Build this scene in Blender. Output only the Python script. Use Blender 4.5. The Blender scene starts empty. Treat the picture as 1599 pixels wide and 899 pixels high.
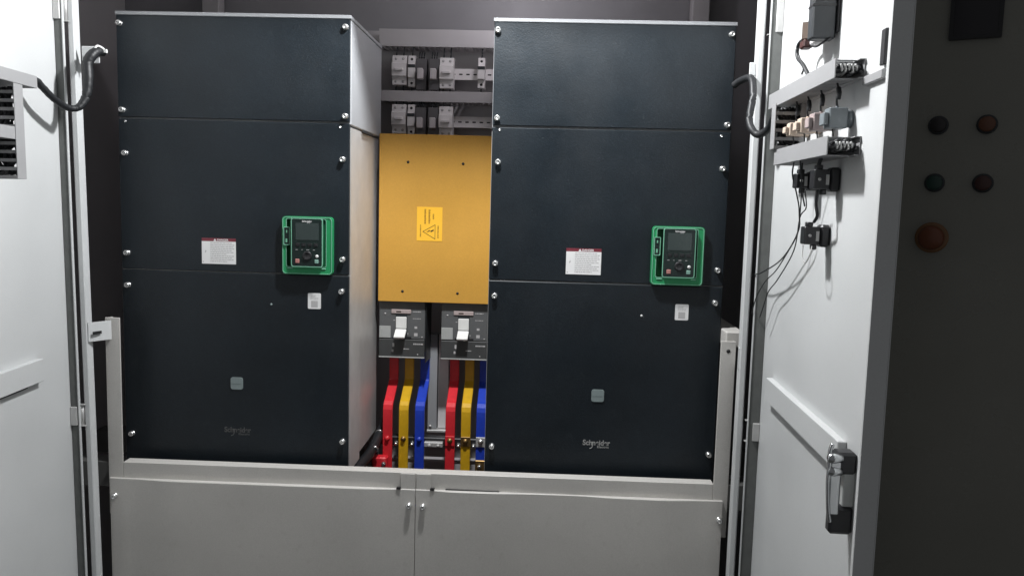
import bpy, bmesh, math, random
from mathutils import Matrix, Vector
random.seed(7)
C = bpy.context
S = C.scene
COL = S.collection

# ------------------------------------------------------------------ camera
cd = bpy.data.cameras.new('camera'); cam = bpy.data.objects.new('camera', cd); COL.objects.link(cam)
YAW, PITCH, ROLL = 0.034, 0.1037, 0.0262
F = Vector((-math.sin(YAW)*math.cos(PITCH), math.cos(YAW)*math.cos(PITCH), -math.sin(PITCH)))
R0 = Vector((math.cos(YAW), math.sin(YAW), 0)); U0 = R0.cross(F)
RT = R0*math.cos(ROLL) + U0*math.sin(ROLL); UP = -R0*math.sin(ROLL) + U0*math.cos(ROLL)
cam.matrix_world = Matrix(((RT.x, UP.x, -F.x, .2286), (RT.y, UP.y, -F.y, -1.5175), (RT.z, UP.z, -F.z, 1.465), (0, 0, 0, 1)))
cd.sensor_width = 36; cd.lens = 36*1262/1599; cd.clip_start = .01; cd.clip_end = 100
S.camera = cam
S.render.resolution_x = 1024; S.render.resolution_y = 575

# ------------------------------------------------------------------ light: dim room + one work lamp hung before the header, plus an added interior fill
W = bpy.data.worlds.new('World'); S.world = W; W.use_nodes = True
bg = W.node_tree.nodes['Background']; bg.inputs[0].default_value = (.95, .97, 1.0, 1); bg.inputs[1].default_value = .12
def lamp(name, loc, watts, radius, col=(1, 1, 1)):
    l = bpy.data.lights.new(name, 'POINT'); l.energy = watts; l.shadow_soft_size = radius; l.color = col
    o = bpy.data.objects.new(name, l); o.location = loc; COL.objects.link(o); return o
lamp('work_lamp', (.12, -.26, 2.085), 46, .030, (.97, .985, 1.0))
lamp('interior_fill', (.17, .17, 1.955), 1.35, .03, (.97, .93, 1.0))  # added fill, no fixture: brightens the back plate and rail devices
S.view_settings.view_transform = 'Standard'; S.view_settings.look = 'None'
S.view_settings.exposure = 0; S.view_settings.gamma = 1

# ------------------------------------------------------------------ materials
def mat(name, col, rough=.5, metal=0., var=.08, scale=14., bump=0., bscale=900., rvar=.06, coat=0., spec=.5, dirt=None, wave=0., grain=0., damt=.55):
    m = bpy.data.materials.new(name); m.use_nodes = True
    nt = m.node_tree; N = nt.nodes; L = nt.links
    b = N['Principled BSDF']
    b.inputs['Roughness'].default_value = rough; b.inputs['Metallic'].default_value = metal
    b.inputs['Coat Weight'].default_value = coat; b.inputs['Specular IOR Level'].default_value = spec
    tc = N.new('ShaderNodeTexCoord'); n = N.new('ShaderNodeTexNoise')
    n.inputs['Scale'].default_value = scale; n.inputs['Detail'].default_value = 5; n.inputs['Roughness'].default_value = .62
    L.new(tc.outputs['Object'], n.inputs['Vector'])
    r = N.new('ShaderNodeValToRGB')
    r.color_ramp.elements[0].position = .3; r.color_ramp.elements[1].position = .72
    r.color_ramp.elements[0].color = (*[c*(1-var) for c in col], 1); r.color_ramp.elements[1].color = (*[min(1, c*(1+var)) for c in col], 1)
    L.new(n.outputs['Fac'], r.inputs['Fac'])
    out = r.outputs['Color']
    if dirt:
        n3 = N.new('ShaderNodeTexNoise'); n3.inputs['Scale'].default_value = 60; n3.inputs['Detail'].default_value = 8
        L.new(tc.outputs['Object'], n3.inputs['Vector'])
        r3 = N.new('ShaderNodeValToRGB'); r3.color_ramp.elements[0].position = .60; r3.color_ramp.elements[1].position = .78
        r3.color_ramp.elements[0].color = (0, 0, 0, 1); r3.color_ramp.elements[1].color = (damt, damt, damt, 1)
        L.new(n3.outputs['Fac'], r3.inputs['Fac'])
        mx = N.new('ShaderNodeMixRGB'); L.new(r3.outputs['Color'], mx.inputs[0]); L.new(out, mx.inputs[1])
        mx.inputs[2].default_value = (*dirt, 1); out = mx.outputs[0]
    if grain:
        n6 = N.new('ShaderNodeTexNoise'); n6.inputs['Scale'].default_value = 420; n6.inputs['Detail'].default_value = 3
        L.new(tc.outputs['Object'], n6.inputs['Vector'])
        m6 = N.new('ShaderNodeMapRange'); m6.inputs[1].default_value = .25; m6.inputs[2].default_value = .75
        m6.inputs[3].default_value = 1-grain; m6.inputs[4].default_value = 1+grain
        L.new(n6.outputs['Fac'], m6.inputs[0])
        x6 = N.new('ShaderNodeMixRGB'); x6.blend_type = 'MULTIPLY'; x6.inputs[0].default_value = 1
        L.new(out, x6.inputs[1]); L.new(m6.outputs[0], x6.inputs[2]); out = x6.outputs[0]
    L.new(out, b.inputs['Base Color'])
    if rvar:
        n4 = N.new('ShaderNodeTexNoise'); n4.inputs['Scale'].default_value = 7; n4.inputs['Detail'].default_value = 7
        L.new(tc.outputs['Object'], n4.inputs['Vector'])
        mr = N.new('ShaderNodeMapRange'); mr.inputs[1].default_value = .3; mr.inputs[2].default_value = .7
        mr.inputs[3].default_value = max(0, rough-rvar); mr.inputs[4].default_value = min(1, rough+rvar)
        L.new(n4.outputs['Fac'], mr.inputs[0]); L.new(mr.outputs[0], b.inputs['Roughness'])
    if bump:
        n2 = N.new('ShaderNodeTexNoise'); n2.inputs['Scale'].default_value = bscale; n2.inputs['Detail'].default_value = 2
        L.new(tc.outputs['Object'], n2.inputs['Vector'])
        bp = N.new('ShaderNodeBump'); bp.inputs['Strength'].default_value = bump; bp.inputs['Distance'].default_value = .0006
        L.new(n2.outputs['Fac'], bp.inputs['Height']); L.new(bp.outputs['Normal'], b.inputs['Normal'])
    if wave:
        n5 = N.new('ShaderNodeTexNoise'); n5.inputs['Scale'].default_value = 4.5; n5.inputs['Detail'].default_value = 1
        L.new(tc.outputs['Object'], n5.inputs['Vector'])
        b5 = N.new('ShaderNodeBump'); b5.inputs['Strength'].default_value = 1; b5.inputs['Distance'].default_value = wave*.1
        L.new(n5.outputs['Fac'], b5.inputs['Height'])
        if bump: L.new(b5.outputs['Normal'], bp.inputs['Normal'])
        else: L.new(b5.outputs['Normal'], b.inputs['Normal'])
    return m

M = {
 'slate': mat('slate_powder_coat', (.0080, .0128, .0175), .46, 0, .25, 5, .5, 420, .11, spec=.46, wave=.05, grain=.28, dirt=(.018, .023, .028)),
 'return_strip': mat('grey_return_strip', (.13, .135, .13), .7, 0, .1, 60),
 'pale': mat('pale_grey_enamel', (.60, .58, .548), .45, 0, .05, 5, .12, 500, .07, wave=.07, grain=.06, dirt=(.40, .37, .33), damt=.22),
 'door': mat('off_white_enamel', (.60, .61, .61), .42, 0, .035, 4, .1, 500, .06, wave=.09, grain=.03, dirt=(.48, .47, .45), damt=.14),
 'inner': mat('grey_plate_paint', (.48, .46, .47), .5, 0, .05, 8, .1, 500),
 'wall_inner': mat('mid_grey_plate_paint', (.29, .285, .30), .5, 0, .06, 8, .1, 500),
 'socket': mat('grey_relay_socket', (.12, .115, .12), .5, 0, .1, 40),
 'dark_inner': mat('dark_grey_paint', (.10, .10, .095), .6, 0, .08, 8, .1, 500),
 'hood': mat('hood_enamel', (.36, .37, .385), .45, 0, .03, 8, .12, 500),
 'galv': mat('galvanised_steel', (.56, .555, .545), .45, .35, .08, 22, .1, 300, .12, dirt=(.42, .40, .37), damt=.25),
 'steel': mat('bright_steel', (.80, .80, .79), .25, .9, .05, 60),
 'chrome': mat('chrome', (.55, .56, .57), .18, 1., .02, 30, 0, 900, .04),
 'dark': mat('black_recess', (.012, .012, .013), .6),
 'black': mat('black_plastic', (.018, .018, .02), .42, 0, .1, 40, .15, 900),
 'charcoal': mat('charcoal_plastic', (.028, .032, .036), .45, 0, .1, 40, .15, 900),
 'rubber': mat('black_cable_sheath', (.014, .015, .017), .5, 0, .15, 80, .3, 300),
 'yellow': mat('yellow_painted_sheet', (.62, .33, .056), .45, 0, .06, 6, .15, 500, .08, wave=.05, grain=.05),
 'sticker_yellow': mat('yellow_sticker', (.97, .54, .05), .35, 0, .02, 20),
 'ink': mat('black_ink', (.03, .022, .015), .5),
 'ink_soft': mat('faded_ink', (.33, .17, .02), .5),
 'print_grey': mat('grey_print', (.50, .49, .49), .5),
 'white': mat('white_label_paper', (.86, .855, .85), .4, 0, .02, 30),
 'white_plastic': mat('white_plastic', (.80, .80, .78), .35, 0, .02, 30),
 'maroon': mat('maroon_print', (.20, .035, .05), .4),
 'green': mat('green_plastic', (.020, .29, .105), .40, 0, .06, 30, .1, 900),
 'green_deep': mat('deep_green_plastic', (.012, .16, .055), .5, 0, .06, 30),
 'mint': mat('pale_green_rim', (.20, .48, .33), .35),
 'keypad': mat('keypad_black', (.012, .022, .020), .3, 0, .05, 30),
 'screen': mat('grey_lcd', (.045, .06, .058), .22, 0, .03, 30),
 'pink': mat('faded_red_key', (.45, .20, .18), .4), 'grey_green': mat('green_key', (.22, .38, .32), .4),
 'badge': mat('grey_green_badge', (.24, .29, .29), .45, 0, .05, 60), 'logo': mat('silver_print', (.36, .36, .35), .5),
 'logo_dim': mat('dark_grey_print', (.10, .10, .10), .5),  # darker grey copy of the logo print, for the left drive
 'mccb': mat('breaker_grey_plastic', (.115, .118, .12), .45, 0, .06, 40, .15, 900),
 'mccb_dark': mat('breaker_dark_plastic', (.060, .062, .062), .45, 0, .06, 40, .15, 900),
 'pinkish': mat('pinkish_grey_plate', (.46, .38, .37), .45), 'tag_grey': mat('grey_tag', (.42, .43, .42), .45),
 'red': mat('red_sleeve', (.76, .032, .045), .33, 0, .12, 40, .35, 70), 'blue': mat('blue_sleeve', (.02, .06, .52), .33, 0, .12, 40, .35, 70),
 'bar_yellow': mat('yellow_sleeve', (.72, .42, .018), .33, 0, .12, 40, .35, 70),
 'brass': mat('dull_brass', (.30, .19, .075), .42, .8),
 'device': mat('light_grey_device', (.80, .77, .77), .45, 0, .04, 50), 'relay': mat('relay_clear_cap', (.6, .56, .57), .25),
 'duct': mat('grey_pvc_duct', (.31, .31, .315), .45, 0, .03, 20, .1, 600),
 'beige': mat('beige_plastic', (.66, .54, .44), .4), 'rose': mat('rose_plastic', (.42, .345, .335), .4), 'steelblue': mat('grey_blue_plastic', (.20, .225, .24), .4),
 'brown': mat('brown_plug', (.15, .105, .08), .5), 'maroon_plug': mat('dark_red_plug', (.06, .018, .015), .5),
 'white_wire': mat('grey_wire', (.45, .45, .44), .5),
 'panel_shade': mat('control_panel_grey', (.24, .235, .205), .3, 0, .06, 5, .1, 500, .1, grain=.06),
 'btn_black': mat('black_cap', (.018, .015, .015), .35), 'btn_orange': mat('orange_brown_cap', (.13, .05, .025), .35),
 'btn_green': mat('dark_green_cap', (.015, .045, .035), .35), 'btn_red': mat('dark_red_cap', (.06, .022, .018), .35),
 'estop': mat('red_mushroom', (.15, .045, .018), .35), 'estop_ring': mat('yellow_collar', (.20, .095, .035), .4),
 'glass': mat('dark_meter_glass', (.012, .01, .014), .15),
 'concrete': mat('concrete_floor', (.15, .148, .14), .7, 0, .15, 3, .3, 40),
}

# ------------------------------------------------------------------ mesh building
class MB:
    def __init__(s): s.bm = bmesh.new()
    def _take(s, t):
        me = bpy.data.meshes.new('tmp'); t.to_mesh(me); t.free(); s.bm.from_mesh(me); bpy.data.meshes.remove(me); return s
    def box(s, x0, x1, y0, y1, z0, z1, bev=0., seg=1):
        t = bmesh.new(); bmesh.ops.create_cube(t, size=1)
        for v in t.verts:
            v.co = Vector(((x0+x1)/2+v.co.x*(x1-x0), (y0+y1)/2+v.co.y*(y1-y0), (z0+z1)/2+v.co.z*(z1-z0)))
        if bev: bmesh.ops.bevel(t, geom=list(t.edges), offset=bev, segments=seg, affect='EDGES')
        return s._take(t)
    def prism(s, pts, y0, y1, bev=0.):          # outline in x,z pushed along y
        t = bmesh.new()
        a = [t.verts.new((x, y0, z)) for x, z in pts]; b = [t.verts.new((x, y1, z)) for x, z in pts]
        n = len(pts); t.faces.new(a); t.faces.new(b[::-1])
        for i in range(n): t.faces.new((a[i], b[i], b[(i+1) % n], a[(i+1) % n]))
        bmesh.ops.recalc_face_normals(t, faces=t.faces)
        if bev:
            f = min(y0, y1)
            es = [e for e in t.edges if all(abs(v.co.y-f) < 1e-6 for v in e.verts)]
            bmesh.ops.bevel(t, geom=es, offset=bev, segments=2, affect='EDGES')
        return s._take(t)
    def extr(s, pts, z0, z1, lean=0., zp=1.3):  # outline in x,y pushed along z
        t = bmesh.new()
        def mk(z): return [t.verts.new((x-lean*(z-zp), y, z)) for x, y in pts]
        a, b = mk(z0), mk(z1); n = len(pts); t.faces.new(a); t.faces.new(b[::-1])
        for i in range(n): t.faces.new((a[i], b[i], b[(i+1) % n], a[(i+1) % n]))
        bmesh.ops.recalc_face_normals(t, faces=t.faces)
        return s._take(t)
    def ring(s, outer, inner, y0, y1):          # same number of points, x,z outlines
        t = bmesh.new(); n = len(outer)
        q = [[t.verts.new((x, y, z)) for x, z in p] for y in (y0, y1) for p in (outer, inner)]
        o0, i0, o1, i1 = q
        for k in range(n):
            j = (k+1) % n
            t.faces.new((o0[k], o0[j], i0[j], i0[k])); t.faces.new((o1[j], o1[k], i1[k], i1[j]))
            t.faces.new((o0[j], o0[k], o1[k], o1[j])); t.faces.new((i0[k], i0[j], i1[j], i1[k]))
        bmesh.ops.recalc_face_normals(t, faces=t.faces)
        return s._take(t)
    def lathe(s, prof, c=(0, 0, 0), axis='y', n=20):   # prof: (r, h) along axis
        t = bmesh.new(); rows = []
        for r, h in prof:
            row = []
            for k in range(n):
                a = 2*math.pi*k/n; u, w = r*math.cos(a), r*math.sin(a)
                p = {'y': (u, h, w), 'z': (u, w, h), 'x': (h, u, w)}[axis]
                row.append(t.verts.new((p[0]+c[0], p[1]+c[1], p[2]+c[2])))
            rows.append(row)
        for a, b in zip(rows, rows[1:]):
            for k in range(n): t.faces.new((a[k], a[(k+1) % n], b[(k+1) % n], b[k]))
        t.faces.new(rows[0]); t.faces.new(rows[-1][::-1])
        bmesh.ops.recalc_face_normals(t, faces=t.faces)
        for f in t.faces: f.smooth = True
        return s._take(t)
    def tube(s, pts, r, n=8, sub=6):
        P = [Vector(p) for p in pts]; Q = []
        if len(P) > 2 and sub > 1:
            E = [P[0]*2-P[1]] + P + [P[-1]*2-P[-2]]
            for i in range(1, len(E)-2):
                for k in range(sub):
                    u = k/sub; a, b, c, d = E[i-1:i+3]
                    Q.append(.5*((2*b)+(c-a)*u+(2*a-5*b+4*c-d)*u*u+(3*b-a-3*c+d)*u**3))
            Q.append(P[-1])
        else: Q = P
        t = bmesh.new(); rows = []; ref = Vector((.13, .31, .94)).normalized()
        for i, p in enumerate(Q):
            d = (Q[min(i+1, len(Q)-1)]-Q[max(i-1, 0)]).normalized()
            u = d.cross(ref); u = u.normalized() if u.length > 1e-4 else Vector((1, 0, 0)); w = d.cross(u)
            rr = r(i/(len(Q)-1)) if callable(r) else r
            rows.append([t.verts.new(p+rr*(u*math.cos(2*math.pi*k/n)+w*math.sin(2*math.pi*k/n))) for k in range(n)])
        for a, b in zip(rows, rows[1:]):
            for k in range(n): t.faces.new((a[k], a[(k+1) % n], b[(k+1) % n], b[k]))
        t.faces.new(rows[0]); t.faces.new(rows[-1][::-1])
        bmesh.ops.recalc_face_normals(t, faces=t.faces)
        for f in t.faces: f.smooth = True
        return s._take(t)
    def ribbon(s, path, x0, x1, th):            # a bent flat bar: path in (y,z), width in x
        t = bmesh.new(); n = len(path); P = [Vector((0, y, z)) for y, z in path]; nor = []
        for i in range(n):
            d = (P[min(i+1, n-1)]-P[max(i-1, 0)]).normalized(); nor.append(Vector((0, d.z, -d.y)))
        A = [[t.verts.new((x, p.y+q.y*th*g, p.z+q.z*th*g)) for x, g in ((x0, .5), (x1, .5), (x1, -.5), (x0, -.5))] for p, q in zip(P, nor)]
        for a, b in zip(A, A[1:]):
            for k in range(4): t.faces.new((a[k], a[(k+1) % 4], b[(k+1) % 4], b[k]))
        t.faces.new(A[0]); t.faces.new(A[-1][::-1])
        bmesh.ops.recalc_face_normals(t, faces=t.faces)
        bmesh.ops.bevel(t, geom=[e for e in t.edges if abs(e.verts[0].co.x-e.verts[1].co.x) < 1e-6], offset=.0012, segments=1, affect='EDGES')
        return s._take(t)
    def bars(s, x0, x1, z0, z1, y, rows, seedv, gap=.0006, hfrac=.55):   # print: rows of word-like dashes
        rnd = random.Random(seedv); dz = (z1-z0)/rows
        for k in range(rows):
            x = x0; zc = z1-dz*(k+.5); end = x1-(x1-x0)*rnd.choice((0, 0, .1, .3))
            while x < end-.001:
                w = min(rnd.uniform(.0015, .006), end-x)
                s.box(x, x+w, y-.00012, y, zc-dz*hfrac/2, zc+dz*hfrac/2); x += w+gap
        return s

def text(mb, body, x, y, z, size, rot=0., shear=0., bold=0., align='LEFT', sx=1.):
    cu = bpy.data.curves.new('t', 'FONT'); cu.body = body; cu.size = size; cu.extrude = .00012; cu.offset = bold; cu.shear = shear; cu.align_x = align
    o = bpy.data.objects.new('t', cu); COL.objects.link(o); C.view_layer.update()
    me = bpy.data.meshes.new_from_object(o.evaluated_get(C.evaluated_depsgraph_get()))
    me.transform(Matrix.Translation((x, y, z)) @ Matrix.Rotation(rot, 4, 'Y') @ Matrix.Rotation(math.pi/2, 4, 'X') @ Matrix.Diagonal((sx, 1, 1, 1)))
    mb.bm.from_mesh(me); bpy.data.objects.remove(o); bpy.data.curves.remove(cu); bpy.data.meshes.remove(me); return mb

def rrect(x0, x1, z0, z1, r, n=4):
    out = []
    for cx, cz, a in ((x1-r, z1-r, 0), (x0+r, z1-r, 90), (x0+r, z0+r, 180), (x1-r, z0+r, 270)):
        for k in range(n+1):
            t = math.radians(a+90*k/n); out.append((cx+r*math.cos(t), cz+r*math.sin(t)))
    return out

def part(name, mb, m, parent=None, label=None):
    me = bpy.data.meshes.new(name)
    mb.bm.to_mesh(me); mb.bm.free()
    for x in (m if isinstance(m, (list, tuple)) else [m]): me.materials.append(M[x])
    o = bpy.data.objects.new(name, me); COL.objects.link(o)
    if parent: o.parent = parent
    if label: o['label'] = label
    return o
def tag(o, label, cat, group=None):
    o['label'] = label; o['category'] = cat
    if group: o['group'] = group
    return o
def thing(name, label, cat, mw=None, group=None):
    o = bpy.data.objects.new(name, None); o.empty_display_size = .02; COL.objects.link(o)
    if mw is not None: o.matrix_world = mw if isinstance(mw, Matrix) else Matrix.Translation(mw)
    return tag(o, label, cat, group)
def again(src, parent, loc):                     # a further copy of an alike piece, mesh shared
    o = src.copy(); COL.objects.link(o); o.parent = parent; o.location = loc; return o

# ------------------------------------------------------------------ setting
fl = part('floor', MB().box(-2, 2, -2.6, 1, -.05, 0), 'concrete'); fl['kind'] = 'structure'

# ------------------------------------------------------------------ the big cabinet
cab = thing('electrical_cabinet', 'tall pale grey steel cabinet standing wide open, holding two dark drives', 'cabinet', (0, 0, 0))
LEAN = .0144
postL = [(-.600, -.082), (-.600, -.0975), (-.5975, -.10), (-.5900, -.10), (-.5885, -.0985), (-.5885, -.082)]
part('post', MB().extr(postL, .1, 2.15, LEAN), 'door', cab)
part('post', MB().extr([(x*-1-.0025, y) for x, y in postL], .1, 2.15), 'door', cab)
part('header', MB().box(-.62, .62, -.125, -.10, 1.930, 2.16, .002), 'pale', cab)
part('roof', MB().box(-.80, .80, -.1255, .47, 2.161, 2.19), 'pale', cab)
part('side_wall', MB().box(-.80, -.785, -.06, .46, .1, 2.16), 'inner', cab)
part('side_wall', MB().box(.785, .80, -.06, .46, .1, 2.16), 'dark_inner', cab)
part('back_wall', MB().box(-.784, .784, .445, .46, .1, 2.16), 'wall_inner', cab)
part('plinth', MB().box(-.80, .80, -.06, .46, .0, .099), 'dark_inner', cab)
part('mounting_plate', MB().box(-.30, .30, .40, .403, .30, 1.856), 'inner', cab)
for x in (-.56, .58):
    part('rear_rail', MB().box(x-.02, x+.02, .404, .44, .12, 2.15, .002), 'inner', cab)
part('bearer', MB().box(-.76, -.15, .015, .055, .885, .934), 'dark_inner', cab)
part('bearer', MB().box(-.76, -.15, .225, .265, .885, .934), 'dark_inner', cab)
part('bearer', MB().box(.15, .76, .015, .055, .885, .934), 'dark_inner', cab)
part('bearer', MB().box(.15, .76, .225, .265, .885, .934), 'dark_inner', cab)
part('side_rail', MB().box(-.165, -.135, .0, .30, .862, .884), 'dark_inner', cab)
part('side_rail', MB().box(.572, .606, -.044, .40, 1.214, 1.243, .002), 'pale', cab)
part('cross_rail', MB().box(-.12, .12, .30, .33, .862, .868, .001), 'inner', cab)
# frame that closes the lower front
RAILY = -.06
up = part('upright', MB().box(-.5755, -.5475, -.060, -.0575, .86, 1.236, .0008).box(-.5755, -.573, -.0575, -.035, .86, 1.234), 'pale', cab)
part('bracket_tab', MB().extr([(-.587, -.0975), (-.585, -.0985), (-.562, -.0625), (-.564, -.0605)], 1.196, 1.231), 'door', up)
part('slot', MB().extr([(-.5785, -.0967), (-.5772, -.0972), (-.5700, -.0813), (-.5712, -.0808)], 1.209, 1.2145), 'dark', up)
up2 = part('upright', MB().box(.560, .5875, -.060, -.0575, .86, 1.228, .0008).box(.585, .5875, -.0575, -.035, .86, 1.226), 'pale', cab)
part('bracket_tab', MB().extr([(.5835, -.094), (.5860, -.095), (.594, -.0615), (.5915, -.0605)], 1.185, 1.222), 'door', up2)
part('screw_hole', MB().lathe([(.0035, 0), (.0035, -.0006)], (.574, -.0601, 1.210)), 'dark', up2)
part('rail', MB().box(-.5472, .5597, -.060, -.057, .90, .9615, .0008).box(-.5472, .5597, -.057, -.035, .9585, .9612), 'pale', cab)
def front_panel(x0, x1, prof, clip, notch):
    """sheet panel: flat front with a folded top lip; prof gives the front's depth along x, as the sheet bows."""
    t = bmesh.new(); rows = []
    n = 60
    def py(x):
        for (a, ya), (b, yb) in zip(prof, prof[1:]):
            if a <= x <= b:
                u = (x-a)/(b-a); u = u*u*(3-2*u); return ya+(yb-ya)*u
        return prof[-1][1]
    for k in range(n+1):
        x = x0+(x1-x0)*k/n; y = py(x)
        zt = .9315 - .006*max(0, (y+.072)/.0095)*0
        rows.append([t.verts.new(p) for p in ((x, -.0605, zt), (x, y+.0012, zt), (x, y, zt-.0012), (x, y-.0 if True else y, .10), (x, -.0605, .10))])
    for a, b in zip(rows, rows[1:]):
        for k in range(4): t.faces.new((a[k], b[k], b[k+1], a[k+1]))
    t.faces.new(rows[0]); t.faces.new(rows[-1][::-1])
    bmesh.ops.recalc_face_normals(t, faces=t.faces)
    mb = MB(); mb._take(t)
    p = part('front_panel', mb, 'pale', cab)
    part('clip_plate', MB().box(clip[0], clip[1], -.0632, -.0608, .9318, .9605, .0006), 'pale', p)
    part('notch', MB().box(notch-.004, notch+.004, -.068, -.0612, .9316, .9345), 'dark', p)
    return p
pl = front_panel(-.5715, .0085, [(-.5715, -.0640), (-.54, -.0650), (-.44, -.0712), (-.10, -.0708), (-.015, -.0655), (.0085, -.0655)], (-.0195, .0083), -.0225)
pr = front_panel(.0098, .5775, [(.0098, -.0655), (.03, -.0655), (.08, -.0705), (.13, -.0700), (.24, -.0645), (.30, -.0635), (.40, -.070), (.46, -.0712), (.55, -.0650), (.5775, -.0640)], (.0100, .0375), .0405)
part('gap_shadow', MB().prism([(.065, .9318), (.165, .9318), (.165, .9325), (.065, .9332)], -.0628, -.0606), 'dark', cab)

screw_me = MB().lathe([(.0056, .001), (.0056, -.0006), (.0046, -.0010), (.0046, -.0035), (.0055, -.0040), (.0054, -.0058), (.0044, -.0074), (.0025, -.0082), (.0022, -.0066)])
scr = part('screw', screw_me, 'steel', pl)
scr.location = (-.003, -.0655, .900)
again(scr, pl, (-.5625, -.0645, .897))
again(scr, pr, (.0232, -.0655, .899)); again(scr, pr, (.5725, -.0645, .895))

# doors, each in its own frame: x runs from the hinge to the free edge, y across the sheet, z up
def frame(H, rz, lean=0.):
    P = Matrix.Translation((0, 0, 1.3))
    return P @ Matrix.Rotation(-lean, 4, 'Y') @ P.inverted() @ Matrix.Translation((H[0], H[1], 0)) @ Matrix.Rotation(rz, 4, 'Z')
aR, aL = math.radians(2.2), math.radians(4.5)
MR = frame((.624, -.105), math.atan2(-math.cos(aR), -math.sin(aR)))
ML = frame((-.619, -.105), math.atan2(-math.cos(aL), math.sin(aL)), LEAN*.9)
def make_door(mw, sg, L, label, th=.021, s_st=.076):
    def B(mb, s0, s1, t0, t1, z0, z1, bev=0.): return mb.box(s0, s1, min(sg*t0, sg*t1), max(sg*t0, sg*t1), z0, z1, bev)
    d = part('door', B(MB(), 0, L, -.0016, 0, .12, 2.12, .0006), 'door', cab, label); d.matrix_world = mw
    e = B(MB(), 0, .0016, .0001, th, .12, 2.12); B(e, L-.0016, L, .0001, th, .12, 2.12)
    B(e, .0017, L-.0017, .0001, th, 2.118, 2.12); B(e, .0017, L-.0017, .0001, th, .12, .122)
    part('edge_return', e, 'door', d)
    part('return_strip', B(MB(), .0017, .0045, .0008, th-.0025, .13, 2.11), 'return_strip', d)  # grey strip added along the hinge-side return to darken it
    part('lip', B(B(MB(), .0017, .006, th-.0015, th+.0001, .13, 2.11), L-.007, L-.0017, th-.0015, th+.0001, .13, 2.11), 'door', d)
    st = B(MB(), s_st, L-.105, 0, .011, 1.151+(.006 if sg > 0 else 0), 1.189+(.006 if sg > 0 else 0), .001)
    part('stiffener', st, 'door', d)
    part('dark_strip', B(MB(), s_st+.04, L-.11, .0002, .005, 1.1470+(.006 if sg > 0 else 0), 1.1505+(.006 if sg > 0 else 0)), 'charcoal', d)  # thin dark strip just below the stiffener
    return d, B
dR, BR = make_door(MR, -1, .548, 'open right door of white enamel with ducts, wiring and a lock')
dL, BL = make_door(ML, 1, .560, 'open left door of white enamel with slotted ducts, cut by the frame', .0155, .108)
def hinge(d, sg, z0, z1):
    h = MB().lathe([(.0042, z0), (.0042, z1)], (-.004, sg*.016, 0), 'z', 12)
    h.box(-.0090, .0015, min(sg*-.001, sg*.024), max(sg*-.001, sg*.024), z0-.0014, z0, .0003).box(-.0090, .0015, min(sg*-.001, sg*.024), max(sg*-.001, sg*.024), z1, z1+.0014, .0003)
    h.box(.0036, .008, min(sg*.0005, sg*.012), max(sg*.0005, sg*.012), z0+.002, z1-.002, .0006)
    part('hinge', h, 'galv', d)
for z0, z1 in ((1.058, 1.094), (1.760, 1.824)): hinge(dR, -1, z0, z1)
for z0, z1 in ((1.050, 1.088), (1.768, 1.82)): hinge(dL, 1, z0, z1)
# lock on the free edge of the right door
part('lock', BR(MB(), .460, .482, .0002, .024, 1.160, 1.186, .003), 'black', dR)
part('lock_foot', BR(MB(), .464, .480, .0002, .027, 1.0865, 1.120, .003), 'black', dR)
part('lock_body', BR(MB(), .466, .479, .0002, .0135, 1.1205, 1.1625, .001), 'tag_grey', dR)
ch = BR(MB(), .4825, .4865, .0185, .032, 1.112, 1.182, .002)
ch.lathe([(.001, -.036), (.0055, -.0345), (.006, -.027), (.004, -.018)], (.4845, 0, 1.180), 'y', 14).lathe([(.001, -.035), (.005, -.0335), (.006, -.027), (.004, -.018)], (.4850, 0, 1.165), 'y', 14)
ch.tube([(.480, -.029, 1.196), (.482, -.032, 1.188), (.485, -.033, 1.172), (.486, -.0335, 1.150), (.486, -.031, 1.118), (.485, -.028, 1.104)], .0024, 8)
part('latch', ch, 'chrome', dR)
rail = BR(MB(), .425, .487, .0002, .006, 1.6135, 1.624, .001)
part('flat_bar', rail, 'duct', dR)
part('rod_guide', BR(MB(), .474, .487, .0004, .005, 1.6285, 1.668, .001), 'black', dR)

# upper tabs where the cable looms are tied to the posts
part('tie_tab', MB().box(-.583, -.551, -.099, -.097, 1.690, 1.719, .001), 'door', cab)
part('tie_tab', MB().box(.5745, .5855, -.0985, -.0965, 1.692, 1.714, .001), 'door', cab)

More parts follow.
